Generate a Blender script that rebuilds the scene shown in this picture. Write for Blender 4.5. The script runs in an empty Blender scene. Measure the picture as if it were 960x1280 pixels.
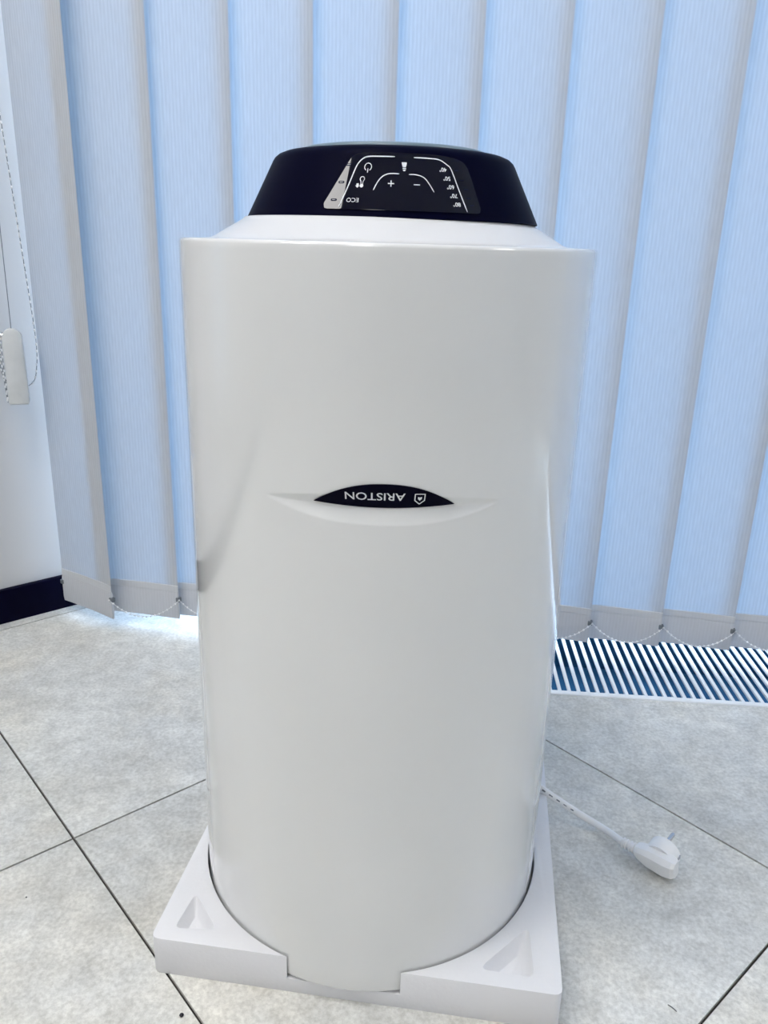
import bpy, bmesh, math, random
from math import sin, cos, pi, radians, sqrt, hypot
from mathutils import Vector, Matrix
random.seed(4)
sc = bpy.context.scene
C = sc.collection

# ------------------------------------------------------------------ camera
CAM_H = 0.677
cd = bpy.data.cameras.new('camera')
cd.sensor_fit = 'VERTICAL'; cd.sensor_height = 36.0; cd.lens = 36.0*1000/1280
cd.clip_start = 0.02; cd.clip_end = 200
cam = bpy.data.objects.new('camera', cd); C.objects.link(cam)
_p, _r = radians(18.6), radians(1.7)
fwd = Vector((0, cos(_p), -sin(_p))); up = Vector((0, sin(_p), cos(_p))); rt = Vector((1, 0, 0))
rt2 = rt*cos(_r) + up*sin(_r); up2 = -rt*sin(_r) + up*cos(_r)
m = Matrix((rt2, up2, -fwd)).transposed().to_4x4(); m.translation = (0, 0, CAM_H)
cam.matrix_world = m
sc.camera = cam

# ------------------------------------------------------------------ world (overcast bluish sky)
w = bpy.data.worlds.new('sky'); sc.world = w; w.use_nodes = True
nt = w.node_tree; nt.nodes.clear()
wo = nt.nodes.new('ShaderNodeOutputWorld'); bg = nt.nodes.new('ShaderNodeBackground')
tc = nt.nodes.new('ShaderNodeTexCoord'); sx = nt.nodes.new('ShaderNodeSeparateXYZ'); cr = nt.nodes.new('ShaderNodeValToRGB')
nt.links.new(tc.outputs['Generated'], sx.inputs[0]); nt.links.new(sx.outputs['Z'], cr.inputs[0])
cr.color_ramp.elements[0].position = 0.0; cr.color_ramp.elements[0].color = (0.80, 0.89, 1.0, 1)
cr.color_ramp.elements[1].position = 0.7; cr.color_ramp.elements[1].color = (0.50, 0.70, 1.0, 1)
nt.links.new(cr.outputs[0], bg.inputs['Color']); nt.links.new(bg.outputs[0], wo.inputs['Surface'])
bg.inputs['Strength'].default_value = 7.2
ADDED_LAMP_STRENGTH = 17.0

vs = sc.view_settings
vs.view_transform = 'Standard'; vs.look = 'None'; vs.gamma = 1.0; vs.use_curve_mapping = False
vs.exposure = 0.0
sc.display_settings.display_device = 'sRGB'

# ------------------------------------------------------------------ helpers
def mat(name, color, rough=0.5, spec=0.5, metal=0.0, coat=0.0):
    M = bpy.data.materials.new(name); M.use_nodes = True
    b = M.node_tree.nodes['Principled BSDF']
    b.inputs['Base Color'].default_value = (*color, 1); b.inputs['Roughness'].default_value = rough
    b.inputs['Specular IOR Level'].default_value = spec; b.inputs['Metallic'].default_value = metal
    b.inputs['Coat Weight'].default_value = coat; b.inputs['Coat Roughness'].default_value = 0.03
    return M
def N(M, t, **kw):
    n = M.node_tree.nodes.new(t)
    for k, v in kw.items(): setattr(n, k, v)
    return n
def L(M, a, b): M.node_tree.links.new(a, b)
def noise_color(M, scale, c0, c1, detail=4, coord='Object', lo=0.35, hi=0.65, bump=0.0, bscale=None, stretch=None, dist=0.01):
    b = M.node_tree.nodes['Principled BSDF']
    t = N(M, 'ShaderNodeTexCoord'); n = N(M, 'ShaderNodeTexNoise'); r = N(M, 'ShaderNodeValToRGB')
    src = t.outputs[coord]
    if stretch:
        mp = N(M, 'ShaderNodeMapping'); mp.inputs['Scale'].default_value = stretch; L(M, src, mp.inputs[0]); src = mp.outputs[0]
    n.inputs['Scale'].default_value = scale; n.inputs['Detail'].default_value = detail
    L(M, src, n.inputs['Vector']); L(M, n.outputs['Fac'], r.inputs[0])
    r.color_ramp.elements[0].position = lo; r.color_ramp.elements[0].color = (*c0, 1)
    r.color_ramp.elements[1].position = hi; r.color_ramp.elements[1].color = (*c1, 1)
    L(M, r.outputs[0], b.inputs['Base Color'])
    if bump:
        n2 = N(M, 'ShaderNodeTexNoise'); n2.inputs['Scale'].default_value = bscale or scale; n2.inputs['Detail'].default_value = 3
        bp = N(M, 'ShaderNodeBump'); bp.inputs['Strength'].default_value = bump; bp.inputs['Distance'].default_value = dist
        L(M, src, n2.inputs['Vector']); L(M, n2.outputs['Fac'], bp.inputs['Height']); L(M, bp.outputs[0], b.inputs['Normal'])
    return M
def tag(o, label=None, cat=None, group=None, kind=None):
    if label: o['label'] = label
    if cat: o['category'] = cat
    if group: o['group'] = group
    if kind: o['kind'] = kind
    return o
def empty(name, loc):
    o = bpy.data.objects.new(name, None); o.location = loc; o.empty_display_size = 0.05; C.objects.link(o); return o
def wloc(o):
    v = Vector((0, 0, 0))
    while o is not None: v += o.location; o = o.parent
    return v
def smooth(me, ang=35):
    me.polygons.foreach_set('use_smooth', [True]*len(me.polygons))
    try: me.set_sharp_from_angle(angle=radians(ang))
    except Exception: pass
def obj(name, verts, faces, M, parent=None, ang=35, flat=False, local=False):
    """verts in world space; the object sits at its parent's origin"""
    off = Vector((0, 0, 0)) if (parent is None or local) else wloc(parent)
    me = bpy.data.meshes.new(name); me.from_pydata([tuple(Vector(v)-off) for v in verts], [], faces); me.update()
    bm = bmesh.new(); bm.from_mesh(me); bmesh.ops.remove_doubles(bm, verts=bm.verts, dist=1e-6)
    bm.to_mesh(me); bm.free()
    if not flat: smooth(me, ang)
    me.materials.append(M)
    o = bpy.data.objects.new(name, me); C.objects.link(o)
    if parent is not None: o.parent = parent
    return o
class MB:
    def __init__(s): s.v = []; s.f = []
    def add(s, v, f):
        k = len(s.v); s.v += [tuple(p) for p in v]; s.f += [tuple(i+k for i in q) for q in f]; return s
    def box(s, x0, x1, y0, y1, z0, z1, fr=None):
        v = [(x, y, z) for z in (z0, z1) for y in (y0, y1) for x in (x0, x1)]
        if fr: v = [fr(*p) for p in v]
        return s.add(v, [(0, 2, 3, 1), (4, 5, 7, 6), (0, 1, 5, 4), (2, 6, 7, 3), (0, 4, 6, 2), (1, 3, 7, 5)])
    def bbox(s, x0, x1, y0, y1, z0, z1, b, fr=None):
        bm = bmesh.new(); bmesh.ops.create_cube(bm, size=1)
        for q in bm.verts: q.co = Vector(((x0+x1)/2+q.co.x*(x1-x0), (y0+y1)/2+q.co.y*(y1-y0), (z0+z1)/2+q.co.z*(z1-z0)))
        bmesh.ops.bevel(bm, geom=bm.edges[:], offset=b, segments=2, affect='EDGES', profile=0.5)
        bm.verts.index_update()
        v = [tuple(q.co) for q in bm.verts]; f = [tuple(q.index for q in p.verts) for p in bm.faces]; bm.free()
        if fr: v = [fr(*p) for p in v]
        return s.add(v, f)
    def prism(s, pts, z0, z1):
        n = len(pts); a = sum(pts[i][0]*pts[(i+1) % n][1]-pts[(i+1) % n][0]*pts[i][1] for i in range(n))
        if a < 0: pts = pts[::-1]
        v = [(x, y, z0) for x, y in pts]+[(x, y, z1) for x, y in pts]
        return s.add(v, [tuple(range(n-1, -1, -1)), tuple(range(n, 2*n))]+[(i, (i+1) % n, n+(i+1) % n, n+i) for i in range(n)])
    def tube(s, pts, r, n=10, cap=True):
        pts = [Vector(p) for p in pts]; m = len(pts); rr = r if isinstance(r, (list, tuple)) else [r]*m
        v = []; ref = None
        for i, p in enumerate(pts):
            t = (pts[min(i+1, m-1)]-pts[max(i-1, 0)]).normalized()
            if ref is None: ref = t.orthogonal().normalized()
            ref = (ref-t*ref.dot(t)).normalized(); b = t.cross(ref)
            v += [tuple(p+(ref*cos(2*pi*k/n)+b*sin(2*pi*k/n))*rr[i]) for k in range(n)]
        f = [(i*n+k, i*n+(k+1) % n, (i+1)*n+(k+1) % n, (i+1)*n+k) for i in range(m-1) for k in range(n)]
        if cap: f += [tuple(range(n-1, -1, -1)), tuple((m-1)*n+k for k in range(n))]
        return s.add(v, f)
    def ball(s, c, r, n=6, m=4, sc=(1, 1, 1)):
        v = [(c[0], c[1], c[2]-r*sc[2])]
        for i in range(1, m):
            a = -pi/2+pi*i/m
            v += [(c[0]+r*sc[0]*cos(a)*cos(2*pi*k/n), c[1]+r*sc[1]*cos(a)*sin(2*pi*k/n), c[2]+r*sc[2]*sin(a)) for k in range(n)]
        v.append((c[0], c[1], c[2]+r*sc[2])); e = len(v)-1
        f = [(0, 1+(k+1) % n, 1+k) for k in range(n)]+[(e, e-n+k, e-n+(k+1) % n) for k in range(n)]
        f += [(1+(i-1)*n+k, 1+(i-1)*n+(k+1) % n, 1+i*n+(k+1) % n, 1+i*n+k) for i in range(1, m-1) for k in range(n)]
        return s.add(v, f)
    def build(s, name, M, parent=None, ang=35, flat=False, local=False): return obj(name, s.v, s.f, M, parent, ang, flat, local)
def catmull(P, n=8):
    P = [Vector(p) for p in P]; out = []
    for i in range(len(P)-1):
        a, b, c, d = P[max(i-1, 0)], P[i], P[i+1], P[min(i+2, len(P)-1)]
        for k in range(n):
            t = k/n
            out.append(0.5*((2*b)+(c-a)*t+(2*a-5*b+4*c-d)*t*t+(3*b-a-3*c+d)*t**3))
    out.append(P[-1]); return out

# ------------------------------------------------------------------ place frames
H = CAM_H
e1 = Vector((cos(radians(41.5)), sin(radians(41.5))))        # along the left wall, towards the window
e2 = Vector((cos(radians(-48.5)), sin(radians(-48.5))))      # into the room, away from the left wall
W0 = Vector((-0.65, 1.356))                                  # a point on the left wall's foot
ga = radians(-3.5); gu = Vector((cos(ga), sin(ga))); gn = Vector((-sin(ga), cos(ga))); GO = Vector((0.273, 1.134))
def W(k, d, z=0.0): p = W0+e1*k+e2*d; return (p.x, p.y, z)   # left-wall frame: k along, d out from the wall
def S(s, t, z=0.0): p = GO+gu*s+gn*t; return (p.x, p.y, z)   # window frame: s along, t outwards
CEIL = 2.6
GLASS_T = 0.32
# corner points of the room
def solve_k(t):
    # k on the wall where window coordinate equals t
    a = (W0-GO).dot(gn); b = e1.dot(gn); return (t-a)/b
kA = solve_k(GLASS_T)
pA = Vector(W(kA, 0)[:2]); sA = (pA-GO).dot(gu)
kC = -3.1
pC = Vector(W(kC, 0)[:2])
pB = Vector(S(sA+2.7, GLASS_T)[:2])
dB = (pB-W0).dot(e2); kB = (pB-W0).dot(e1)
dE = 4.3
pE = Vector(W(kB, dE)[:2]); pD = Vector(W(kC, dE)[:2])
ROOM = [pA, pC, pD, pE, pB]

# ------------------------------------------------------------------ materials
mWall = noise_color(mat('wall_paint', (0.8, 0.8, 0.8), 0.55), 2.5, (0.54, 0.545, 0.555), (0.59, 0.59, 0.595), bump=0.05, bscale=220, dist=0.002)
mCeil = noise_color(mat('ceiling_paint', (0.85, 0.85, 0.84), 0.8), 3, (0.82, 0.82, 0.81), (0.86, 0.86, 0.85))
mNavy = noise_color(mat('navy_baseboard', (0.003, 0.003, 0.014), 0.5, 0.05), 30, (0.0006, 0.0005, 0.009), (0.0012, 0.001, 0.012))
mGrout = noise_color(mat('dark_grout', (0.05, 0.045, 0.04), 0.9), 60, (0.018, 0.016, 0.016), (0.05, 0.043, 0.036))
def tile_material():
    M = mat('stone_tile', (0.5, 0.5, 0.48), 0.36, 0.5)
    b = M.node_tree.nodes['Principled BSDF']
    t = N(M, 'ShaderNodeTexCoord'); oi = N(M, 'ShaderNodeObjectInfo')
    ad = N(M, 'ShaderNodeVectorMath', operation='ADD'); L(M, t.outputs['Object'], ad.inputs[0])
    cm = N(M, 'ShaderNodeVectorMath', operation='SCALE'); cm.inputs['Scale'].default_value = 7.0
    L(M, oi.outputs['Random'], cm.inputs[0]); L(M, cm.outputs[0], ad.inputs[1])
    def nz(scale, detail, rough=0.6, dist=0.0):
        n = N(M, 'ShaderNodeTexNoise'); n.inputs['Scale'].default_value = scale; n.inputs['Detail'].default_value = detail
        n.inputs['Roughness'].default_value = rough; n.inputs['Distortion'].default_value = dist
        L(M, ad.outputs[0], n.inputs['Vector']); return n
    big = nz(4.5, 5, 0.62, 0.3); mid = nz(30, 6, 0.68, 0.15); fine = nz(210, 5, 0.7, 0.0); warm = nz(6, 3)
    r1 = N(M, 'ShaderNodeValToRGB'); r1.color_ramp.elements[0].position = .3; r1.color_ramp.elements[1].position = .72
    r1.color_ramp.elements[0].color = (.585, .585, .57, 1); r1.color_ramp.elements[1].color = (.81, .81, .785, 1); L(M, big.outputs['Fac'], r1.inputs[0])
    r2 = N(M, 'ShaderNodeValToRGB'); r2.color_ramp.elements[0].position = .3; r2.color_ramp.elements[1].position = .7
    r2.color_ramp.elements[0].color = (.80, .80, .79, 1); r2.color_ramp.elements[1].color = (1.12, 1.12, 1.11, 1); L(M, mid.outputs['Fac'], r2.inputs[0])
    r3 = N(M, 'ShaderNodeValToRGB'); r3.color_ramp.elements[0].position = .36; r3.color_ramp.elements[1].position = .62
    r3.color_ramp.elements[0].color = (.80, .795, .78, 1); r3.color_ramp.elements[1].color = (1.06, 1.06, 1.06, 1); L(M, fine.outputs['Fac'], r3.inputs[0])
    r4 = N(M, 'ShaderNodeValToRGB'); r4.color_ramp.elements[0].position = .45; r4.color_ramp.elements[1].position = .7
    r4.color_ramp.elements[0].color = (1, 1, 1, 1); r4.color_ramp.elements[1].color = (1.03, .995, .94, 1); L(M, warm.outputs['Fac'], r4.inputs[0])
    prev = r1.outputs[0]
    for r in (r2, r3, r4):
        mx = N(M, 'ShaderNodeMix', data_type='RGBA', blend_type='MULTIPLY'); mx.inputs['Factor'].default_value = 1
        L(M, prev, mx.inputs[6]); L(M, r.outputs[0], mx.inputs[7]); prev = mx.outputs[2]
    L(M, prev, b.inputs['Base Color'])
    bp = N(M, 'ShaderNodeBump'); bp.inputs['Strength'].default_value = .12; bp.inputs['Distance'].default_value = .0015
    L(M, fine.outputs['Fac'], bp.inputs['Height']); L(M, bp.outputs[0], b.inputs['Normal'])
    return M
mTile = tile_material()
mWhite = noise_color(mat('white_enamel', (0.8, 0.8, 0.8), 0.08, 0.5, 0.0, 1.0), 1.2, (0.76, 0.765, 0.76), (0.78, 0.785, 0.78))
mWhite.node_tree.nodes['Principled BSDF'].inputs['Coat IOR'].default_value = 1.62
mShoulder = noise_color(mat('white_shoulder_plastic', (0.86, 0.85, 0.86), 0.22, 0.5), 2, (0.69, 0.69, 0.70), (0.71, 0.71, 0.72))
mCap = noise_color(mat('navy_black_plastic', (0.002, 0.002, 0.010), 0.45, 0.02), 400, (0.0005, 0.0006, 0.010), (0.0008, 0.0010, 0.012), bump=0.03, bscale=900, dist=0.0005)
mTopSheen = noise_color(mat('grey_blue_sheen', (0.2, 0.27, 0.32), 0.3, 0.5), 40, (0.16, 0.23, 0.28), (0.20, 0.27, 0.32))
mPanel = noise_color(mat('glossy_black_panel', (0.001, 0.001, 0.008), 0.03, 0.30), 50, (0.0008, 0.0008, 0.008), (0.0012, 0.0012, 0.009))
mPrint = noise_color(mat('white_print', (0.8, 0.82, 0.84), 0.5), 300, (0.68, 0.71, 0.74), (0.78, 0.80, 0.82))
mSlot = noise_color(mat('led_window_plastic', (0.01, 0.012, 0.03), 0.5, 0.05), 200, (0.010, 0.012, 0.032), (0.016, 0.02, 0.045))
mBadge = noise_color(mat('badge_black', (0.002, 0.002, 0.010), 0.4, 0.04), 200, (0.0012, 0.0012, 0.009), (0.002, 0.002, 0.011))
mFoam = noise_color(mat('polystyrene_foam', (0.88, 0.88, 0.9), 0.75, 0.3), 8, (0.75, 0.75, 0.77), (0.79, 0.79, 0.81), bump=0.25, bscale=260, dist=0.0012)
mCord = noise_color(mat('white_cord_rubber', (0.84, 0.85, 0.86), 0.4), 60, (0.82, 0.83, 0.845), (0.86, 0.865, 0.875))
mPlug = noise_color(mat('white_plug_plastic', (0.86, 0.865, 0.875), 0.3), 60, (0.85, 0.855, 0.87), (0.88, 0.885, 0.895))
mInk = mat('grey_ink', (0.06, 0.08, 0.1), 0.6); noise_color(mInk, 500, (0.05, 0.07, 0.09), (0.3, 0.32, 0.34))
mMetal = noise_color(mat('nickel_pin', (0.7, 0.7, 0.72), 0.22, 0.5, 1.0), 100, (0.62, 0.62, 0.64), (0.72, 0.72, 0.74))
mLedBar = noise_color(mat('led_bar_grey', (0.45, 0.46, 0.48), 0.6), 200, (0.40, 0.41, 0.43), (0.5, 0.51, 0.52))  # lighter grey bar inside the LED windows
mGrilleW = noise_color(mat('white_grille_paint', (0.85, 0.88, 0.9), 0.4), 90, (0.83, 0.86, 0.88), (0.88, 0.90, 0.92))
mPit = noise_color(mat('dark_blue_duct', (0.004, 0.02, 0.045), 0.6), 20, (0.008, 0.075, 0.16), (0.016, 0.11, 0.22))
mFrame = noise_color(mat('window_frame_white', (0.75, 0.77, 0.79), 0.4), 60, (0.72, 0.74, 0.76), (0.77, 0.79, 0.81))
mBead = noise_color(mat('white_bead_plastic', (0.8, 0.81, 0.83), 0.3), 100, (0.76, 0.77, 0.79), (0.84, 0.85, 0.87))
mClip = noise_color(mat('grey_clip_plastic', (0.16, 0.18, 0.2), 0.5), 100, (0.13, 0.15, 0.17), (0.19, 0.21, 0.23))
mWeight = noise_color(mat('cord_weight_plastic', (0.7, 0.72, 0.73), 0.35), 40, (0.56, 0.58, 0.59), (0.62, 0.64, 0.65))
mPave = noise_color(mat('outside_paving', (0.5, 0.5, 0.5), 0.9), 3, (0.46, 0.47, 0.48), (0.56, 0.57, 0.58))
mCrumb = noise_color(mat('black_crumb', (0.004, 0.003, 0.012), 0.6), 600, (0.002, 0.002, 0.008), (0.006, 0.005, 0.015))

def fabric(name, dif, tra, mixf, ribs):
    M = bpy.data.materials.new(name); M.use_nodes = True; n = M.node_tree; n.nodes.clear()
    out = N(M, 'ShaderNodeOutputMaterial'); d = N(M, 'ShaderNodeBsdfDiffuse'); t = N(M, 'ShaderNodeBsdfTranslucent'); mx = N(M, 'ShaderNodeMixShader')
    d.inputs['Color'].default_value = (*dif, 1); t.inputs['Color'].default_value = (*tra, 1); mx.inputs[0].default_value = mixf
    L(M, d.outputs[0], mx.inputs[1]); L(M, t.outputs[0], mx.inputs[2]); L(M, mx.outputs[0], out.inputs['Surface'])
    tcn = N(M, 'ShaderNodeTexCoord'); sp = N(M, 'ShaderNodeSeparateXYZ'); L(M, tcn.outputs['Object'], sp.inputs[0])
    # woven ribs: vertical lines 5.6 mm apart, broken by stretched weave noise
    mul = N(M, 'ShaderNodeMath', operation='MULTIPLY'); mul.inputs[1].default_value = 2*pi/0.0056; L(M, sp.outputs['X'], mul.inputs[0])
    sn = N(M, 'ShaderNodeMath', operation='SINE'); L(M, mul.outputs[0], sn.inputs[0])
    mp = N(M, 'ShaderNodeMapping'); mp.inputs['Scale'].default_value = (420, 420, 42); L(M, tcn.outputs['Object'], mp.inputs[0])
    nz = N(M, 'ShaderNodeTexNoise'); nz.inputs['Scale'].default_value = 1.0; nz.inputs['Detail'].default_value = 2; L(M, mp.outputs[0], nz.inputs['Vector'])
    a = N(M, 'ShaderNodeMath', operation='MULTIPLY_ADD'); a.inputs[1].default_value = 0.22; a.inputs[2].default_value = -0.11; L(M, nz.outputs['Fac'], a.inputs[0])
    b = N(M, 'ShaderNodeMath', operation='MULTIPLY_ADD'); b.inputs[1].default_value = 0.045; L(M, sn.outputs[0], b.inputs[0]); L(M, a.outputs[0], b.inputs[2])
    cc = N(M, 'ShaderNodeMath', operation='MULTIPLY_ADD'); cc.inputs[1].default_value = ribs; cc.inputs[2].default_value = 1.0; L(M, b.outputs[0], cc.inputs[0])
    for sh, col in ((d, dif), (t, tra)):
        v = N(M, 'ShaderNodeVectorMath', operation='SCALE'); v.inputs[0].default_value = col; L(M, cc.outputs[0], v.inputs['Scale']); L(M, v.outputs[0], sh.inputs['Color'])
    return M
mFabric = fabric('blind_fabric', (0.71, 0.712, 0.712), (0.075, 0.185, 0.305), 0.30, 0.9)
mShade = fabric('added_shade_fabric', (0.74, 0.745, 0.75), (0.30, 0.32, 0.34), 0.35, 0.3)
mFold = fabric('blind_fold_fabric', (0.74, 0.75, 0.775), (0.30, 0.40, 0.50), 0.22, 0.3)
mHem = fabric('blind_hem_fabric', (0.60, 0.615, 0.65), (0.33, 0.38, 0.44), 0.10, 0.5)
def glass_material():
    M = bpy.data.materials.new('window_glass'); M.use_nodes = True; n = M.node_tree; n.nodes.clear()
    out = N(M, 'ShaderNodeOutputMaterial'); t = N(M, 'ShaderNodeBsdfTransparent'); g = N(M, 'ShaderNodeBsdfGlossy'); mx = N(M, 'ShaderNodeMixShader'); fr = N(M, 'ShaderNodeFresnel')
    t.inputs['Color'].default_value = (0.93, 0.96, 0.97, 1); g.inputs['Roughness'].default_value = 0.02; fr.inputs['IOR'].default_value = 1.45
    L(M, fr.outputs[0], mx.inputs[0]); L(M, t.outputs[0], mx.inputs[1]); L(M, g.outputs[0], mx.inputs[2]); L(M, mx.outputs[0], out.inputs['Surface'])
    return M
mGlass = glass_material()
mAddedLamp = bpy.data.materials.new('added_lamp_diffuser'); mAddedLamp.use_nodes = True  # glow of the added ceiling lamps
_b = mAddedLamp.node_tree.nodes['Principled BSDF']; _b.inputs['Emission Color'].default_value = (1.0, 0.985, 0.965, 1); _b.inputs['Emission Strength'].default_value = ADDED_LAMP_STRENGTH
_b.inputs['Base Color'].default_value = (0.8, 0.8, 0.8, 1)

# ------------------------------------------------------------------ polygon clipping for the tiles
def clip_half(poly, n, d):      # keep n.p <= d
    out = []
    for i in range(len(poly)):
        a, b = poly[i], poly[(i+1) % len(poly)]; da, db = n.dot(a)-d, n.dot(b)-d
        if da <= 0: out.append(a)
        if (da < 0 < db) or (db < 0 < da): out.append(a+(b-a)*(da/(da-db)))
    return out
def area(p): return abs(sum(p[i].x*p[(i+1) % len(p)].y-p[(i+1) % len(p)].x*p[i].y for i in range(len(p))))/2
def halves(poly):               # outward half planes of a convex polygon
    c = sum(poly, Vector((0, 0)))/len(poly); hs = []
    for i in range(len(poly)):
        a, b = poly[i], poly[(i+1) % len(poly)]; e = b-a; n = Vector((e.y, -e.x)).normalized()
        if n.dot(c-a) > 0: n = -n
        hs.append((n, n.dot(a)))
    return hs
def intersect(poly, hs):
    for n, d in hs:
        poly = clip_half(poly, n, d)
        if len(poly) < 3: return []
    return poly
def subtract(poly, hs):
    out = []
    for n, d in hs:
        o = clip_half(poly, -n, -d)
        if len(o) >= 3 and area(o) > 1e-6: out.append(o)
        poly = clip_half(poly, n, d)
        if len(poly) < 3: break
    return out
GS0, GS1, GT0, GT1 = -0.21, 1.10, -0.0115, 0.285
GRECT = [Vector(S(a, b)[:2]) for a, b in ((GS0, GT0), (GS1, GT0), (GS1, GT1), (GS0, GT1))]

# ------------------------------------------------------------------ room shell
fl = MB()
for q in subtract(ROOM, halves(GRECT)): fl.prism([tuple(p) for p in q], -0.05, -0.0035)
floor = tag(fl.build('floor', mGrout, flat=True), kind='structure')
# joint crossing seen left of the heater
def ground_px(x, y, z=0.0):
    d = rt2*((x-480)/1000)-up2*((y-640)/1000)+fwd; t = (z-H)/d.z; return Vector((0, 0, H))+d*t
P0 = ground_px(92, 1048).to_2d()
TS, GAP = 0.600, 0.0028
a0, b0 = P0.dot(e1), P0.dot(e2)
RH, GH = halves(ROOM), halves(GRECT)
for i in range(-8, 9):
    for j in range(-3, 9):
        q = [e1*(a0+i*TS+da)+e2*(b0+j*TS+db) for da, db in ((GAP/2, GAP/2), (TS-GAP/2, GAP/2), (TS-GAP/2, TS-GAP/2), (GAP/2, TS-GAP/2))]
        q = intersect(q, RH)
        if len(q) < 3 or area(q) < 4e-4: continue
        mb = MB()
        touch = intersect(q, GH)
        parts = subtract(q, GH) if len(touch) >= 3 and area(touch) > 1e-6 else [q]
        if not parts: continue
        for pp in parts: mb.prism([tuple(p) for p in pp], -0.012, 0.0)
        mb.build('floor_tile', mTile, floor, flat=True)
tag(MB().prism([tuple(p) for p in ROOM], CEIL, CEIL+0.1).build('ceiling', mCeil, flat=True), kind='structure')
def wall(name, boxes, fr): 
    mb = MB()
    for b in boxes: mb.box(*b, fr=fr)
    return tag(mb.build(name, mWall, flat=True), kind='structure')
# left wall with an unseen side window, guessed from the jacket's reflection and added for light
WK0, WK1, WZ0, WZ1 = -1.06, -0.66, 0.36, 1.50
T = 0.14
wall('wall_left', [(kC-T, WK0, -T, 0, -0.05, CEIL), (WK1, kA+0.02, -T, 0, -0.05, CEIL), (WK0, WK1, -T, 0, -0.05, WZ0), (WK0, WK1, -T, 0, WZ1, CEIL)], W)
wall('wall_back', [(kC-T, kC, 0, dE, -0.05, CEIL)], W)
wall('wall_right', [(kC-T, kB, dE, dE+T, -0.05, CEIL)], W)
wall('wall_far_right', [(kB, kB+T, dB, dE+T, -0.05, CEIL)], W)
BBH = 0.064
tag(MB().bbox(kC, kA-0.02, 0.0, 0.012, 0.0, BBH, 0.0015, fr=W).build('baseboard_left', mNavy), kind='structure')
def window(name, s0, s1, z0, z1, n, fr, d0=0.0, d1=0.06):
    root = tag(empty(name, (0, 0, 0)), kind='structure')
    f = 0.05
    mb = MB(); mb.box(s0, s1, d0, d1, z0, z0+f, fr=fr); mb.box(s0, s1, d0, d1, z1-f, z1, fr=fr)
    for i in range(n+1):
        c = s0+(s1-s0)*i/n; c = min(max(c, s0+f/2), s1-f/2); mb.box(c-f/2, c+f/2, d0, d1, z0+f, z1-f, fr=fr)
    mb.build('window_frame', mFrame, root, flat=True)
    for i in range(n):
        a, b = s0+(s1-s0)*i/n+f/2, s0+(s1-s0)*(i+1)/n-f/2
        dm = (d0+d1)/2
        v = [fr(a, dm, z0+f), fr(b, dm, z0+f), fr(b, dm, z1-f), fr(a, dm, z1-f)]
        obj('glass_pane', v, [(0, 1, 2, 3)], mGlass, root, flat=True)
    return root
window('window_1', sA, sA+2.7, -0.05, CEIL, 3, lambda a, b, z: S(a, GLASS_T+b, z))
window('window_2', WK0, WK1, WZ0, WZ1, 1, lambda a, b, z: W(a, -b-0.05, z))
rb = tag(empty('added_roller_blind', W(-.86, .03, WZ0)), 'added white roller blind dimming the unseen side window in the left wall', 'roller blind')  # added blind that dims the side window and its reflection in the jacket
obj('shade', [W(WK0-.04, .02, WZ0-.03), W(WK1+.04, .02, WZ0-.03), W(WK1+.04, .02, WZ1+.08), W(WK0-.04, .02, WZ1+.08)], [(0, 1, 2, 3)], mShade, rb, flat=True)
MB().tube([W(WK0-.05, .03, WZ1+.09), W(WK1+.05, .03, WZ1+.09)], .022, 20).build('roller_tube', mFrame, rb)
MB().bbox(WK0-.04, WK1+.04, .012, .028, WZ0-.045, WZ0-.028, .002, fr=W).build('bottom_bar', mFrame, rb)
tag(MB().box(-14, 14, -10, 14, -0.25, -0.2).build('ground', mPave, flat=True), kind='structure')

# ------------------------------------------------------------------ added ceiling lamps, unseen, for fill and a reflection in the control panel
added_lamp_spots = [(-1.55, 0.56, 'added square white ceiling light panel nearest the left wall, reflected in the control panel'), (-1.75, 2.1, 'added square white ceiling fill light panel nearest the back right corner'),
              (-0.55, 0.85, 'added square white ceiling fill light panel above the water heater'), (1.30, 3.2, 'added square white ceiling fill light panel nearest the right wall')]
for k, d, lab in added_lamp_spots:
    r = tag(empty('added_ceiling_lamp', W(k, d, CEIL)), lab, 'added fill light', 'added fill light panels')
    fr = lambda a, b, z, k=k, d=d: W(k+a, d+b, z)
    mb = MB()
    for q in ((-.31, .31, -.31, -.295), (-.31, .31, .295, .31), (-.31, -.295, -.295, .295), (.295, .31, -.295, .295)): mb.box(*q, CEIL-0.03, CEIL-0.0005, fr=fr)
    mb.build('added_lamp_frame', mFrame, r, flat=True)
    MB().box(-.295, .295, -.295, .295, CEIL-0.024, CEIL-0.004, fr=fr).build('added_lamp_diffuser', mAddedLamp, r, flat=True)

# ------------------------------------------------------------------ floor grille
g = tag(empty('floor_grille', S(0.45, 0.14, 0)), 'white slatted floor convector grille with dark gaps below the blind', 'floor grille')
mb = MB()
mb.bbox(GS0+.0005, GS1-.0005, GT0+.0005, 0.0, -0.02, 0.0022, 0.0012, fr=S); mb.bbox(GS0+.0005, GS1-.0005, GT1-.007, GT1-.0005, -0.02, 0.0022, 0.0012, fr=S)
mb.bbox(GS0+.0005, GS0+.007, 0.0, GT1-.007, -0.02, 0.0022, 0.0012, fr=S); mb.bbox(GS1-.007, GS1-.0005, 0.0, GT1-.007, -0.02, 0.0022, 0.0012, fr=S)
mb.build('grille_frame', mGrilleW, g)
mb = MB(); z0, z1 = -0.11, -0.02
mb.box(GS0, GS1, GT0, GT1, z0-.004, z0, fr=S); mb.box(GS0, GS1, GT0, GT0+.004, z0, z1, fr=S); mb.box(GS0, GS1, GT1-.004, GT1, z0, z1, fr=S)
mb.box(GS0, GS0+.004, GT0, GT1, z0, z1, fr=S); mb.box(GS1-.004, GS1, GT0, GT1, z0, z1, fr=S)
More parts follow.
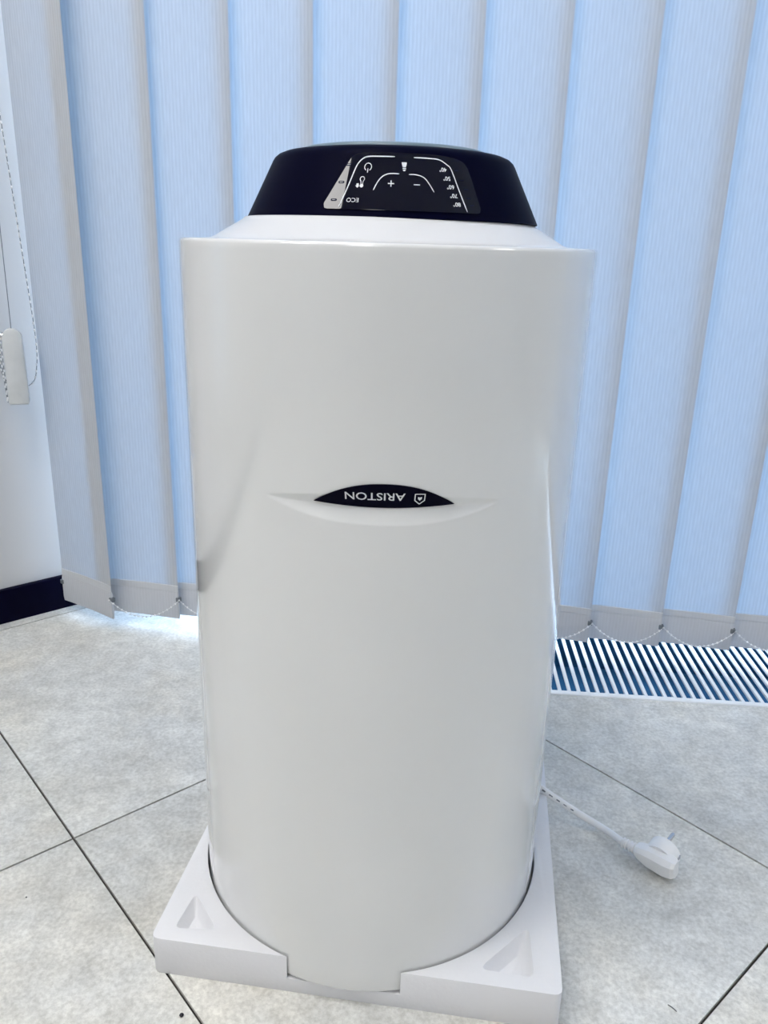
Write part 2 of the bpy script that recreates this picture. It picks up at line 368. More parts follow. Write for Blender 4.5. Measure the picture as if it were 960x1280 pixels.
mb.build('duct', mPit, g, flat=True)
PITCH = 0.01525
bar = None; s = GS0+0.016; gofs = Vector(S(0.45, 0.14, 0))
while s < GS1-0.012:
    if bar is None:
        bb = MB().bbox(-0.0028, 0.0028, 0.0005, GT1-.0075, -0.0045, 0.0005, 0.0008, fr=lambda a, b, z: tuple(Vector(S(a, b, z))-Vector(S(0, 0, 0))))
        bar = bb.build('grille_bar', mGrilleW, g, local=True); o = bar
    else:
        o = bar.copy(); C.objects.link(o)
    o.location = Vector(S(s, 0, 0))-gofs
    s += PITCH

# ------------------------------------------------------------------ vertical blind
ZB, ZH, ZT = 0.024, 0.076, 2.50
SW = 0.137
blind = tag(empty('vertical_blind', S(0.4, 0.14, 0)), 'white vertical blind of wide ribbed fabric slats across the window', 'window blind')
bofs = Vector(S(0.4, 0.14, 0))
# one slat: origin at its front (right) edge on the floor, fabric runs to -X
nx, zs = 16, [ZH-0.004, 0.3, 0.6, 0.9, 1.2, 1.6, 2.0, ZT]
def bow(x): u = x/SW; return 0.0022*sin(pi*u)
fv = [(-SW*i/nx, bow(SW*i/nx), z) for z in zs for i in range(nx+1)]
ff = [(j*(nx+1)+i, j*(nx+1)+i+1, (j+1)*(nx+1)+i+1, (j+1)*(nx+1)+i) for j in range(len(zs)-1) for i in range(nx)]
def hem_mesh():
    m_ = MB(); v = []; n_ = nx
    prof = [(-0.0012, ZB), (-0.0022, ZB+0.008), (-0.0022, ZH-0.006), (-0.0008, ZH), (0.0008, ZH), (0.0022, ZH-0.006), (0.0022, ZB+0.008), (0.0012, ZB)]
    for i in range(n_+1):
        x = SW*i/n_; v += [(-x, bow(x)+a, z) for a, z in prof]
    k = len(prof); f = [(i*k+j, i*k+(j+1) % k, (i+1)*k+(j+1) % k, (i+1)*k+j) for i in range(n_) for j in range(k)]
    f += [tuple(range(k)), tuple(n_*k+j for j in range(k-1, -1, -1))]
    return m_.add(v, f)
def fold_mesh():
    v = []
    for i in range(nx+1):
        x = SW*i/nx; v += [(-x, bow(x)+a, z) for a, z in ((-0.0014, ZH+.0005), (-0.0010, ZH+.0115), (-0.0002, ZH+.0125), (-0.0002, ZH+.0005))]
    f = [(i*4+j, i*4+(j+1) % 4, (i+1)*4+(j+1) % 4, (i+1)*4+j) for i in range(nx) for j in range(4)]+[(0, 1, 2, 3), (nx*4+3, nx*4+2, nx*4+1, nx*4)]
    return MB().add(v, f)
def clip_mesh():
    return MB().bbox(-0.004, 0.004, -0.004, 0.004, ZH-0.018, ZH-0.010, 0.001)
SP, SBASE = 0.1212, -0.766
proto = None; nsl = 20
for i in range(nsl):
    si = SBASE+SP*i
    ang = radians(29 if i == 0 else 8.0+random.uniform(-0.8, 0.8)); tt = 0.114 if i == 0 else 0.130
    zz = 0.0
    if proto is None:
        sl = obj('slat', fv, ff, mFabric, blind, local=True)
        hm = hem_mesh().build('hem', mHem, sl, local=True); cl = clip_mesh().build('weight_clip', mClip, sl, local=True)
        cl2 = cl.copy(); C.objects.link(cl2); cl2.location = (-SW, 0, 0); fo_ = fold_mesh().build('hem_fold', mFold, sl, local=True); proto = (sl, hm, cl, cl2, fo_)
    else:
        sl = proto[0].copy(); C.objects.link(sl)
        for c in proto[1:]:
            q = c.copy(); C.objects.link(q); q.parent = sl
    p = Vector(S(si+(.006 if i == 0 else 0), tt, zz)); sl.location = p-bofs; sl.rotation_euler = (0, 0, ga-ang)
# headrail
MB().bbox(sA+0.05, SBASE+SP*(nsl-1)+0.05, 0.10, 0.19, ZT, ZT+0.045, 0.004, fr=S).build('headrail', mFrame, blind)
# bead chains joining the bottom clips
for i in range(nsl-1):
    a = Vector(S(SBASE+SP*i+.003, (0.112 if i == 0 else 0.128)-.004, ZH-0.013)); b = Vector(S(SBASE+SP*(i+1)+.003, 0.128-.004, ZH-0.013))
    mb = MB(); n_ = 17; pts = []
    for k in range(n_+1):
        t = k/n_; p = a.lerp(b, t); p.z -= 0.030*4*t*(1-t); p -= Vector((*gn, 0))*0.004*sin(pi*t); pts.append(p)
    mb.tube(pts, 0.0005, 5)
    for p in pts: mb.ball(p, 0.0019)
    mb.build('bead_chain', mBead, blind)

# control chain and cord weight by the left wall
cc = empty('control_chain', W(0.04, 0.05, 0)); tag(cc, 'white beaded control chain looping down beside the left wall', 'chain')
def px_wall(x, y, off):
    d = rt2*((x-480)/1000)-up2*((y-640)/1000)+fwd; n = Vector((-e1.y, e1.x)); base = W0-n*off
    t = base.dot(n)/d.to_2d().dot(n); return Vector((0, 0, H))+d*t
A_ = px_wall(1, 150, .045); B_ = px_wall(42, 405, .045); top = B_+(A_-B_)*((ZT-B_.z)/(A_.z-B_.z))
strand = [top, A_, A_.lerp(B_, .5), B_, px_wall(46, 440, .043), px_wall(45.5, 462, .038), px_wall(43, 475, .030), px_wall(34, 483, .022), px_wall(22, 484, .020), px_wall(8, 476, .020), px_wall(1, 460, .020), px_wall(-2, 430, .020), px_wall(-6, 380, .020)]
last = strand[-1]; strand.append(Vector((last.x-.02, last.y-.02, ZT)))
path = []
for a, b in zip(catmull(strand, 24), catmull(strand, 24)[1:]):
    path.append(a)
path.append(strand[-1])
mb = MB(); mb.tube(path, 0.0006, 5)
mb.build('chain_string', mClip, cc)
mb = MB(); acc = 0
for a, b in zip(path, path[1:]):
    seg = (b-a).length
    if seg < 1e-9: continue
    while acc < seg:
        p = a+(b-a)*(acc/seg); mb.ball(p, 0.0019, 6, 4, sc=(1, 1, 1.35)); acc += 0.0115
    acc -= seg
mb.build('chain_beads', mBead, cc)
# weight hangs on the draw cord
wt = px_wall(14, 412, .045)
cw = empty('cord_weight', (wt.x, wt.y, 0)); tag(cw, 'white plastic cord weight with rounded top hanging on a thin cord', 'cord weight')
kk = (wt.to_2d()-W0).dot(e1); dd = (wt.to_2d()-W0).dot(e2)
mb = MB()
ww, zt_, zb_ = 0.0150, wt.z+.002, wt.z-0.122
sec = []
for q in range(13):
    a = pi*q/12; sec.append((ww*cos(a), zt_-ww+ww*sin(a)))
sec += [(-ww*1.05, zb_+.004), (-ww*.95, zb_), (ww*.95, zb_), (ww*1.05, zb_+.004)]
fwx = e2*cos(0.35)-e1*sin(0.35)   # facing the room
sdx = Vector((-fwx.y, fwx.x))
def wfr(a, b, z): p = wt.to_2d()+sdx*a+fwx*b; return (p.x, p.y, z)
n_ = len(sec); layers = [(-.011, .88), (-.0095, 1), (.0095, 1), (.011, .88)]
zc = (zt_+zb_)/2
v = [wfr(a*k, b, zc+(z-zc)*(1-(1-k)*.28)) for b, k in layers for a, z in sec]
f = [(l*n_+j, l*n_+(j+1) % n_, (l+1)*n_+(j+1) % n_, (l+1)*n_+j) for l in range(3) for j in range(n_)]+[tuple(range(n_-1, -1, -1)), tuple(3*n_+j for j in range(n_))]
mb.add(v, f); mb.build('weight_body', mWeight, cw)
ctop = px_wall(10.5, 380, .045); dirc = Vector((ctop.x-wt.x, ctop.y-wt.y, ctop.z-wt.z))
MB().tube([wt-dirc*.15, wt+dirc*((ZT-wt.z)/dirc.z)], 0.0007, 6).build('draw_cord', mClip, cw)
MB().tube([wfr(-.0135, .0, zt_-.013), wfr(-.0180, .0, zt_-.013)], 0.0075, 16).build('pulley_wheel', mMetal, cw)

# ------------------------------------------------------------------ foam packing tray
HX, HY, HZ = -0.003, 0.7395, 0.016
fa = radians(-7.4); fr_ = Vector((cos(fa), sin(fa))); ff_ = Vector((-sin(fa), cos(fa)))
FT = 0.0425
FL = Vector((-0.2107, 0.5922))
FW, FD = 0.387, 0.392
def F(a, b, z): p = FL+fr_*a+ff_*b; return (p.x, p.y, z)
def temp(name, mb_or_bm):
    me = bpy.data.meshes.new(name)
    if isinstance(mb_or_bm, MB): me.from_pydata(mb_or_bm.v, [], mb_or_bm.f)
    else: mb_or_bm.to_mesh(me); mb_or_bm.free()
    me.update(); o = bpy.data.objects.new(name, me); C.objects.link(o); return o
bm = bmesh.new(); bmesh.ops.create_cube(bm, size=1)
for q in bm.verts: q.co = Vector(F(FW*(q.co.x+.5), FD*(q.co.y+.5), FT*(q.co.z+.5)))
ve = [e for e in bm.edges if abs(e.verts[0].co.z-e.verts[1].co.z) > .01]
bmesh.ops.bevel(bm, geom=ve, offset=.007, segments=3, affect='EDGES', profile=.5)
fo = temp('foam_tray', bm)
cut = MB(); ring = [(HX+.181*cos(2*pi*k/160), HY+.181*sin(2*pi*k/160)) for k in range(160)]; cut.prism(ring, HZ, .1)
cutters = [temp('cut', cut)]
def dent(tri, depth):
    # pointed pit with sloping sides, deepest towards the base edge
    A, B, D = [Vector(p) for p in tri]; c = (A+B+D)/3; mid = (B+D)/2
    def rounded(sc_, tow):
        P = [tow+(q-tow)*sc_ for q in (A, B, D)]; out = []
        for i in range(3):
            p, a, b = P[i], P[i-1], P[(i+1) % 3]
            for t in (0.0, .25, .5, .75, 1.0):
                q0 = p+(a-p)*.16; q1 = p+(b-p)*.16
                out.append((q0*(1-t)**2)+p*2*t*(1-t)+q1*t*t)
        return out
    tow = mid+(A-mid)*.16
    m_ = MB(); lv = [(rounded(1.0, tow), FT+.02), (rounded(1.0, tow), FT+.0001), (rounded(.86, tow), FT-depth*.35), (rounded(.55, tow), FT-depth*.85), (rounded(.18, tow), FT-depth)]
    v = [(p.x, p.y, z) for l, z in lv for p in l]; n_ = 15
    s_ = [(l*n_+j, (l+1)*n_+j, (l+1)*n_+(j+1) % n_, l*n_+(j+1) % n_) for l in range(4) for j in range(n_)]
    s_ += [tuple(range(n_)), tuple(4*n_+j for j in range(n_-1, -1, -1))]
    m_.add(v, s_); o = temp('cut', m_)
    b_ = bmesh.new(); b_.from_mesh(o.data); bmesh.ops.recalc_face_normals(b_, faces=b_.faces); b_.to_mesh(o.data); b_.free()
    return o
dl = [(-0.1804, 0.6486), (-0.1911, 0.6040), (-0.1500, 0.6035)]; dr = [(0.155, 0.6186), (0.100, 0.5682), (0.1505, 0.5600)]
fc = Vector(F(FW/2, FD/2, 0)[:2])
cutters += [dent(dl, .014), dent(dr, .016)]
for t_ in (dl, dr): cutters.append(dent([tuple(fc*2-Vector(p)) for p in t_], .015))
for c in cutters:
    md = fo.modifiers.new('b', 'BOOLEAN'); md.operation = 'DIFFERENCE'; md.object = c; md.solver = 'EXACT'
bv = fo.modifiers.new('bev', 'BEVEL'); bv.width = .0016; bv.segments = 2; bv.limit_method = 'ANGLE'; bv.angle_limit = radians(40)
bpy.context.view_layer.update()
dg = bpy.context.evaluated_depsgraph_get()
me = bpy.data.meshes.new_from_object(fo.evaluated_get(dg)); fo.modifiers.clear(); fo.data = me
for c in cutters: bpy.data.objects.remove(c)
smooth(me, 32); me.materials.clear(); me.materials.append(mFoam)
tag(fo, 'white polystyrene foam packing tray on the floor under the water heater', 'foam tray')

# ------------------------------------------------------------------ water heater
heater = tag(empty('water_heater', (HX, HY, HZ)), 'glossy white cylindrical electric water heater standing upside down in a foam tray', 'water heater')
R = 0.1790
def lathe(prof, n=160, ox=0.0):
    mb = MB(); v = []; f = []
    for r, z in prof: v += [(HX+ox+r*sin(2*pi*k/n), HY-r*cos(2*pi*k/n), z) for k in range(n)]
    m_ = len(prof)
    f = [(i*n+k, i*n+(k+1) % n, (i+1)*n+(k+1) % n, (i+1)*n+k) for i in range(m_-1) for k in range(n)]
    return mb.add(v, f)
# brand dish: a lens shaped hollow pressed into the front of the jacket
def z_low(x): return .4774+.0145*min(1, abs(x)/30)**2.3
def z_mid(x): return .4903+.0018*min(1, abs(x)/30)**2
def z_top(x): return max(.4928+.0166*max(0, 1-(abs(x)/17.3)**2.2), z_mid(x)+.010*(1-(min(30, abs(x))/30)**2)+.001)
def dish(phi, z):
    x = phi-.8
    if abs(x) >= 30: return 0
    D = .0052*(1-(x/30)**2); a, b, c = z_low(x), z_mid(x), z_top(x)
    if z <= a or z >= c: return 0
    t = (z-a)/(b-a) if z < b else (c-z)/(c-b)
    return D*t
def jr(phi, z): return R-dish(phi, z)
prof = [(.020, .0160), (.150, .0160), (.1740, .0162), (.1770, .0172), (.1784, .0192), (R, .0225), (R, .04)]
zz = [.06, .1, .15, .2, .25, .3, .35, .40, .44, .46, .470]+[.472+.0008*i for i in range(50)]+[.515, .53, .56, .60, .64, .66, .670]
phis = [-31+.62*i for i in range(101)]+[32+3.0*i for i in range(1, 99)]
phis = [p for p in phis if p < 329-.5]
v = []; f = []; nph = len(phis)
for r, z in prof: v += [(HX+r*sin(radians(p)), HY-r*cos(radians(p)), z) for p in phis]
for z in zz: v += [(HX+jr(p, z)*sin(radians(p)), HY-jr(p, z)*cos(radians(p)), z) for p in phis]
for r, z in ((R, .6738), (.1785, .6757), (.1770, .6768), (.1750, .6770)): v += [(HX+r*sin(radians(p)), HY-r*cos(radians(p)), z) for p in phis]
nr = len(v)//nph
f = [(i*nph+k, i*nph+(k+1) % nph, (i+1)*nph+(k+1) % nph, (i+1)*nph+k) for i in range(nr-1) for k in range(nph)]
f.append(tuple(range(nph-1, -1, -1)))
obj('jacket', v, f, mWhite, heater, ang=60)
sh = [(.1751, .6769), (.158, .6770), (.1525, .6775), (.149, .6790), (.146, .6808), (.128, .6912), (.1255, .6928), (.1240, .6945), (.118, .6955)]
lathe(sh).build('shoulder_cover', mShoulder, heater, ang=60)
CR0, CZ0, CR1, CZ1 = .1243, .6938, .0980, .747
def cr_(z): return CR0+(CR1-CR0)*(z-CZ0)/(CZ1-CZ0)
cp = [(.118, CZ0), (CR0-.0006, CZ0), (CR0, CZ0+.0006), (cr_(.735), .735), (cr_(.7385), .7385), (.1005, .7412), (.0975, .7437), (.093, .7455), (.087, .7463), (.080, .7466), (.03, .7466), (.0005, .7466)]
CX = .0028
lathe([(.079, .7460), (.0788, .7482), (.0780, .7492), (.075, .7500), (.05, .7510), (.0005, .7515)], 128, CX).build('top_sheen_disc', mTopSheen, heater, ang=50)  # added disc; its grey-blue colour stands in for grazing reflection on the cap
lathe(cp, 128, CX).build('control_cap', mCap, heater, ang=50)
slope = math.atan2(CR0-CR1, CZ1-CZ0)
nrm = lambda phi: (cos(slope)*sin(radians(phi)), -cos(slope)*cos(radians(phi)), sin(slope))
def cone_pt(phi, z, off=0.0):
    r = cr_(z); n = nrm(phi)
    return (HX+CX+r*sin(radians(phi))+n[0]*off, HY-r*cos(radians(phi))+n[1]*off, z+n[2]*off)
# control panel patch: glossy plate following the cone
pl_out = [(-25.0, 703.0), (-24.4, 699.8), (-22.8, 698.9), (-10, 698.7), (3, 698.5), (18, 698.3), (30.6, 698.5), (32.2, 699.4), (32.9, 703.0), (31.8, 722), (31.0, 730.7), (29.6, 734.8), (26.4, 737.0), (19.8, 738.6), (4, 739.3), (-8.7, 739.3), (-14.0, 738.6), (-17.2, 736.2), (-18.3, 732.4), (-21.7, 718)]
def panel_range(z):
    xs = []
    n_ = len(pl_out)
    for i in range(n_):
        (a, za), (b, zb) = pl_out[i], pl_out[(i+1) % n_]
        if (za-z)*(zb-z) <= 0 and za != zb: xs.append(a+(b-a)*(z-za)/(zb-za))
    return min(xs), max(xs)
rows = 30; cols = 40; v = []; f = []
zlo, zhi = 698.75, 739.15
for i in range(rows+1):
    u = i/rows; u = .5-.5*cos(pi*u); z = zlo+(zhi-zlo)*u; a, b = panel_range(z)
    for j in range(cols+1):
        uj = .5-.5*cos(pi*j/cols)
        v.append(cone_pt(a+(b-a)*uj, z/1000, .0009))
f = [(i*(cols+1)+j, i*(cols+1)+j+1, (i+1)*(cols+1)+j+1, (i+1)*(cols+1)+j) for i in range(rows) for j in range(cols)]
bd = [j for j in range(cols+1)]+[i*(cols+1)+cols for i in range(1, rows+1)]+[rows*(cols+1)+j for j in range(cols-1, -1, -1)]+[i*(cols+1) for i in range(rows-1, 0, -1)]
c0 = Vector((0, 0, 0))
def skirt(v, f, bd, depth):
    k0 = len(v); axis = Vector((HX, HY, 0))
    for i in bd:
        p = Vector(v[i]); d = (p-axis); d.z = 0; d.normalize(); v.append(tuple(p-d*depth))
    n_ = len(bd)
    for j in range(n_): f.append((bd[j], k0+j, k0+(j+1) % n_, bd[(j+1) % n_]))
skirt(v, f, bd, .0016)
panel = tag(obj('control_panel', v, f, mPanel, heater, ang=40), 'glossy black control panel with white upside-down symbols')
PO = .00105
def strip(name, pts, wmm, M=None, parent=None, off=PO, closed=False, mp=cone_pt, taper=True):
    """ribbon along (phi,z mm) points on the surface"""
    P = catmull([(a, b, 0) for a, b in pts], 6) if len(pts) > 2 else [Vector((*pts[0], 0)), Vector((*pts[1], 0))]
    if len(P) == 2: P = [P[0].lerp(P[1], t/6) for t in range(7)]
    KD = 110*pi/180          # mm per degree, roughly
    if mp is not cone_pt: KD = 176.5*pi/180
    v = []; n_ = len(P)
    for i, p in enumerate(P):
        a = P[max(i-1, 0)]; b = P[min(i+1, n_-1)]; t = Vector(((b.x-a.x)*KD, b.y-a.y, 0)).normalized(); q = Vector((-t.y, t.x, 0))*wmm/2
        if taper: q = q*(min(1, .45+min(i, n_-1-i)/3))
        v += [mp(p.x+q.x/KD, (p.y+q.y)/1000, off), mp(p.x-q.x/KD, (p.y-q.y)/1000, off)]
    f = [(2*i, 2*i+1, 2*i+3, 2*i+2) for i in range(n_-1)]
    return obj(name, v, f, M or mPrint, parent or panel, flat=True)
def polys(name, plist, M=None, parent=None, off=PO, mp=cone_pt):
    v = []; f = []
    for pl in plist:
        k = len(v); v += [mp(a, z/1000, off) for a, z in pl]; f.append(tuple(range(k, k+len(pl))))
    return obj(name, v, f, M or mPrint, parent or panel, flat=True)
strip('outline_arc', [(-18.9, 700.4), (-16.9, 714), (-15.0, 727.4), (-13.75, 732.2), (-12.0, 735.0), (-9.9, 736.0), (-5, 736.15), (.25, 736.15)], .85)
strip('outline_arc', [(7.9, 736.0), (14, 735.9), (18.4, 735.3), (21.6, 732), (23.1, 728.6), (25, 714), (26.8, 699.6)], .85)
strip('button_arc', [(-7.2, 712.5), (-5.8, 718.4), (-4.1, 722.3), (-1.5, 724.2), (2.1, 724.2)], .75)
strip('button_arc', [(5.7, 724.0), (8.8, 723.9), (11.5, 722.1), (13.2, 718.2), (14.9, 712.3)], .75)
KD = 110*pi/180
def arc(cx, cz, r, a0, a1, n=18): return [(cx+r*cos(radians(a0+(a1-a0)*i/n))/KD, cz+r*sin(radians(a0+(a1-a0)*i/n))) for i in range(n+1)]
strip('power_symbol', arc(-10.05, 728.6, 2.6, -62, 242), .55, taper=False); strip('power_symbol_bar', [(-10.05, 727.6), (-10.05, 724.6)], .6, taper=False)
strip('plus_symbol', [(-.9-2.2/KD, 717.3), (-.9+2.2/KD, 717.3)], .7, taper=False); strip('plus_symbol_bar', [(-.9, 715.1), (-.9, 719.5)], .7, taper=False)
strip('minus_symbol', [(8.6-2.2/KD, 717.0), (8.6+2.2/KD, 717.0)], .75, taper=False)
# heating symbol: key-hole outline with a filled foot and a small arrow
bx, bz = -11.7, 717.9
strip('thermometer_symbol', [(bx-.45/KD*1.6, bz-2.2), (bx-.75/KD, bz+.3), (bx-1.6/KD, bz+2.0), (bx-.9/KD, bz+3.6), (bx+.9/KD, bz+3.6), (bx+1.6/KD, bz+2.0), (bx+.75/KD, bz+.3), (bx+.45/KD*1.6, bz-2.2)], .5, taper=False)
polys('thermometer_bulb', [arc(bx, bz-2.5, 1.3, 0, 350, 14)])
polys('down_arrow', [[(bx-2.9/KD-.9/KD, bz-1.0), (bx-2.9/KD+.9/KD, bz-1.0), (bx-2.9/KD+.8/KD, bz-2.4), (bx-2.9/KD+1.7/KD, bz-2.4), (bx-2.9/KD, bz-4.0), (bx-2.9/KD-1.7/KD, bz-2.4), (bx-2.9/KD-.8/KD, bz-2.4)]])
# shower-like symbol at the top
tx, tz = 4.0, 732.2
polys('shower_symbol', [[(tx-1.9/KD, tz+.2), (tx-1.9/KD, tz-.9), (tx-1.2/KD, tz-3.2), (tx+1.2/KD, tz-3.2), (tx+1.9/KD, tz-.9), (tx+1.9/KD, tz+.2)],
      [(tx-1.3/KD, tz-3.7), (tx-1.3/KD, tz-4.5), (tx+1.3/KD, tz-4.5), (tx+1.3/KD, tz-3.7)], [(tx-1.2/KD, tz-5.0), (tx-.6/KD, tz-6.0), (tx+.6/KD, tz-6.0), (tx+1.2/KD, tz-5.0)]])
def text_on(name, body, cx, cz, hmm, mp, radius, off, xs=1.0, bold=0.0, parent=None, M=None, tilt=0.0):
    """lettering upside down (rotated half a turn) on a curved surface, centred at cx degrees, cz mm"""
    cu = bpy.data.curves.new('t', 'FONT'); cu.body = body; cu.size = 1; cu.offset = bold; cu.resolution_u = 3
    to = bpy.data.objects.new('t', cu); C.objects.link(to); bpy.context.view_layer.update()
    me_ = bpy.data.meshes.new_from_object(to.evaluated_get(bpy.context.evaluated_depsgraph_get()))
    X = [q.co.x for q in me_.vertices]; Y = [q.co.y for q in me_.vertices]
    x0, x1, y0, y1 = min(X), max(X), min(Y), max(Y); k = hmm/(y1-y0); kd = radius*1000*pi/180
    v = []
    for q in me_.vertices:
        x = -(q.co.x-(x0+x1)/2)*k*xs; y = -(q.co.y-(y0+y1)/2)*k
        x, y = x*cos(tilt)-y*sin(tilt), x*sin(tilt)+y*cos(tilt)
        v.append(mp(cx+x/kd, (cz+y)/1000, off))
    f = [tuple(p.vertices) for p in me_.polygons]
    bpy.data.objects.remove(to); bpy.data.curves.remove(cu); bpy.data.meshes.remove(me_)
    return obj(name, v, f, M or mPrint, parent, flat=True)
text_on('eco_lettering', 'ECO', -14.3, 705.3, 2.9, cone_pt, .118, PO, xs=1.15, parent=panel)
for ph, z, t in ((19.5, 728.4, '40°'), (20.6, 722.3, '50°'), (21.6, 716.4, '60°'), (22.35, 710.4, '70°'), (23.1, 704.4, '80°')):
    text_on('temperature_lettering', t, ph, z, 3.1, cone_pt, .112, PO, bold=.015, xs=1.1, parent=panel)
def pill(name, ph, z, w_, h_, M, off): 
    r = h_/2; p = [(ph+((w_/2-r)*s_+r*cos(a))/KD, z+r*sin(a)) for s_, a in [(1, -pi/2+pi*i/6) for i in range(7)]+[(-1, pi/2+pi*i/6) for i in range(7)]]
    return polys(name, [p], M, off=off)
for ph, z in ((-18.0, 730.2), (-19.7, 717.8), (-21.3, 705.4)):
    pill('led_window', ph, z, 4.4, 1.6, mSlot, PO); pill('led_light_bar', ph, z, 2.6, .5, mLedBar, PO+.0001)
for ph, z in ((25.3, 728.3), (27.0, 721.8), (28.0, 715.5), (28.6, 709.3), (29.2, 704.5)):
    pill('led_window', ph, z, 3.6, .7, mSlot, PO)
# brand badge in the hollow
def badge_bot(x): return .4903+.0026*(abs(x)/17.2)**2
def badge_top(x): return .4929+.0166*max(0, 1-(abs(x)/17.2)**2.2)
def cyl_pt(phi, z, off=0.0): r = jr(phi, z)+off; return (HX+r*sin(radians(phi)), HY-r*cos(radians(phi)), z)
v = []; f = []; cols, rows = 60, 8
for i in range(rows+1):
    for j in range(cols+1):
        u = -cos(pi*j/cols); x = u*17.25; a, b = badge_bot(x)-.0002, badge_top(x)+.0003; z = a+(b-a)*i/rows
        v.append(cyl_pt(x+.95, z, .0009))
f = [(i*(cols+1)+j, i*(cols+1)+j+1, (i+1)*(cols+1)+j+1, (i+1)*(cols+1)+j) for i in range(rows) for j in range(cols)]
bd = [j for j in range(cols+1)]+[i*(cols+1)+cols for i in range(1, rows+1)]+[rows*(cols+1)+j for j in range(cols-1, -1, -1)]+[i*(cols+1) for i in range(rows-1, 0, -1)]
skirt(v, f, bd, .0012)
badge = tag(obj('brand_badge', v, f, mBadge, heater, ang=40), 'black lens-shaped badge with upside-down white lettering')
text_on('brand_lettering', 'ARISTON', -1.25, 499.6, 6.3, cyl_pt, R, .0012, xs=1.24, bold=.008, parent=badge)
KC = 176.5*pi/180
sx_, sz_ = 9.45, 498.0
def sh_(pts): return [(sx_+a/KC, sz_+b) for a, b in pts]
strip('shield_outline', sh_([(-3.6, 4.2), (3.6, 4.2)]), .8, parent=badge, off=.0012, mp=cyl_pt, taper=False)
strip('shield_outline', sh_([(-3.6, 4.4), (-3.6, -1.2)]), .8, parent=badge, off=.0012, mp=cyl_pt, taper=False)
strip('shield_outline', sh_([(3.6, 4.4), (3.6, -1.2)]), .8, parent=badge, off=.0012, mp=cyl_pt, taper=False)
strip('shield_outline', sh_([(-3.75, -1.0), (0, -4.3)]), .8, parent=badge, off=.0012, mp=cyl_pt, taper=False)
strip('shield_outline', sh_([(3.75, -1.0), (0, -4.3)]), .8, parent=badge, off=.0012, mp=cyl_pt, taper=False)
polys('shield_emblem', [sh_([(-1.5, 1.7), (-.5, 1.7), (0, 1.1), (.5, 1.7), (1.5, 1.7), (1.5, .2), (0, -1.5), (-1.5, .2)])], parent=badge, off=.0012, mp=cyl_pt)

# power cord and plug
cz = .0042
def gp(x, y, z): q = ground_px(x, y, z); return (q.x, q.y, z)
cpath = catmull([(.120, .905, .19), (.150, .880, .115), (.178, .852, .066), (.190, .838, .0530), gp(676, 985, .0485), gp(699, 1001, .034), gp(722, 1016, .019), gp(745, 1030, .0095), gp(763, 1041.5, .0095), gp(779, 1053, .0145)], 8)
cord = tag(MB().tube(cpath, cz, 14).build('power_cord', mCord, heater, ang=60), 'white rubber power cord ending in a moulded white plug')
# faint dark print along the cord
for k in range(33, 46, 3):
    a_, b_ = cpath[k], cpath[k+1]; o_ = Vector((-.0016, -.0030, .0022)).normalized()*(cz-.0003)
    MB().tube([a_+o_, b_.lerp(cpath[k+2], .4)+o_], .0012, 6).build('cord_print', mInk, cord)
pe = cpath[-1]; ax = (Vector(gp(847, 1089, .0175))-pe).normalized()
hz = Vector((0, 0, 1)); side = ax.cross(hz).normalized()     # horizontal, towards the camera side
# strain relief rings
mb = MB(); pr = []; rr = []
for i in range(9):
    pr += [pe+ax*(.0022*i), pe+ax*(.0022*i+.0014)]; rr += ([.0063, .0063] if i % 2 == 0 else [.0040, .0040])
mb.tube(pr, rr, 16); mb.build('strain_relief', mPlug, cord, ang=30)
q0 = pe+ax*.0180
# plug frame: a along cable, p = pin direction (away from the camera and up), q = the third
th = radians(10)
pdir = (side*-1*cos(th)+hz*sin(th)).normalized()
pdir = (pdir-ax*pdir.dot(ax)).normalized(); qdir = ax.cross(pdir).normalized()
if qdir.z < 0: qdir = -qdir
def PF(a, q, p): return q0+ax*a+qdir*q+pdir*p
def loft(secs, cap=True):
    m_ = MB(); n_ = len(secs[0]); v = [tuple(p) for s_ in secs for p in s_]
    f = [(i*n_+k, i*n_+(k+1) % n_, (i+1)*n_+(k+1) % n_, (i+1)*n_+k) for i in range(len(secs)-1) for k in range(n_)]
    if cap: f += [tuple(range(n_-1, -1, -1)), tuple((len(secs)-1)*n_+k for k in range(n_))]
    return m_.add(v, f)
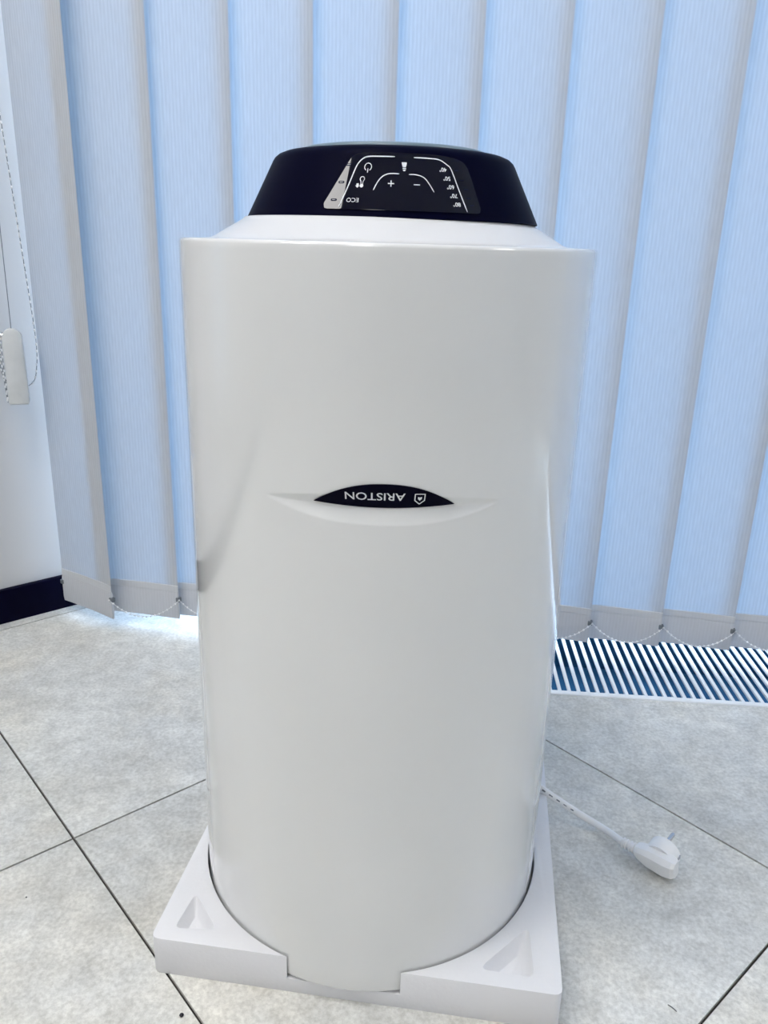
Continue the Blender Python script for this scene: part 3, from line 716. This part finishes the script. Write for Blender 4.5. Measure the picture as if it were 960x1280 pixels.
# grip: hexagonal tapered block running along the cable axis
def hexsec(a, wq, plo, phi_, ch): return [PF(a, q, p) for q, p in ((-wq, plo+ch), (-wq+ch, plo), (wq-ch, plo), (wq, plo+ch), (wq, phi_-ch*.4), (wq-ch*.4, phi_), (-wq+ch*.4, phi_), (-wq, phi_-ch*.4))]
grip = loft([hexsec(-.001, .0062, -.0065, .0060, .003), hexsec(.003, .0085, -.0085, .0068, .004), hexsec(.016, .0125, -.0105, .0080, .005), hexsec(.036, .0135, -.0115, .0080, .0055), hexsec(.044, .0125, -.0100, .0070, .005), hexsec(.0475, .0105, -.0070, .0055, .004)])
gr_ = grip.build('plug_grip', mPlug, cord, ang=25)
# round contact face with side grooves for the earth clips
mb = MB(); cx_ = .0255; secs = []
for p, r in ((.002, .0172), (.006, .0182), (.0185, .0182), (.0197, .0172)):
    s_ = []
    for k in range(48):
        a = 2*pi*k/48; rad = r
        aq = abs(((a+pi/2) % pi)-pi/2)     # flats / groove along the cable axis
        if aq < .20: rad = r-.0026
        s_.append(PF(cx_+rad*cos(a), rad*sin(a), p))
    secs.append(s_)
loft(secs).build('plug_face', mPlug, cord, ang=30)
mb = MB()
for sg in (-1, 1):
    c = cx_+sg*.0166
    mb.box(c-.0007, c+.0007, -.0022, .0022, .004, .0198, fr=lambda a, b, z: tuple(PF(a, b, z)))
mb.build('earth_clip', mMetal, cord, flat=True)
for sg in (-1, 1):
    MB().tube([PF(cx_, sg*.0095, .018), PF(cx_, sg*.0095, .036), PF(cx_, sg*.0095, .0375)], [.0024, .0024, .0016], 14).build('plug_pin', mMetal, cord)
# let the plug rest on the floor
mz = min((o.matrix_world.translation.z if False else min(v.co.z for v in o.data.vertices)+HZ) for o in C.objects if o.parent == cord and o.name.startswith(('plug', 'earth', 'strain')))
dz = 0.0003-mz
for o in C.objects:
    if o.parent == cord and o.name.startswith(('plug', 'earth')): o.location.z += dz
print('PLUG_DZ', dz)

# ------------------------------------------------------------------ specks on the floor
def crumb(name, x, y, r, label, sc_=(1, 1, .6)):
    mb = MB(); mb.ball((x, y, r*sc_[2]), r, 10, 6, sc=sc_); o = mb.build(name, mCrumb); tag(o, label, 'crumb')
p = ground_px(227, 1270); crumb('crumb', p.x, p.y, .0021, 'small black crumb on the tile in front of the foam tray')
p = ground_px(33, 1122); crumb('crumb', p.x, p.y, .0009, 'tiny black speck on the tile beside the left joint crossing')
p = ground_px(840, 1260)
o = MB().tube([(p.x-.003, p.y+.003, .0005), (p.x, p.y, .0009), (p.x+.003, p.y-.004, .0005)], .00035, 6).build('lint_thread', mCrumb); tag(o, 'short dark lint thread on the tile right of the foam tray', 'thread')
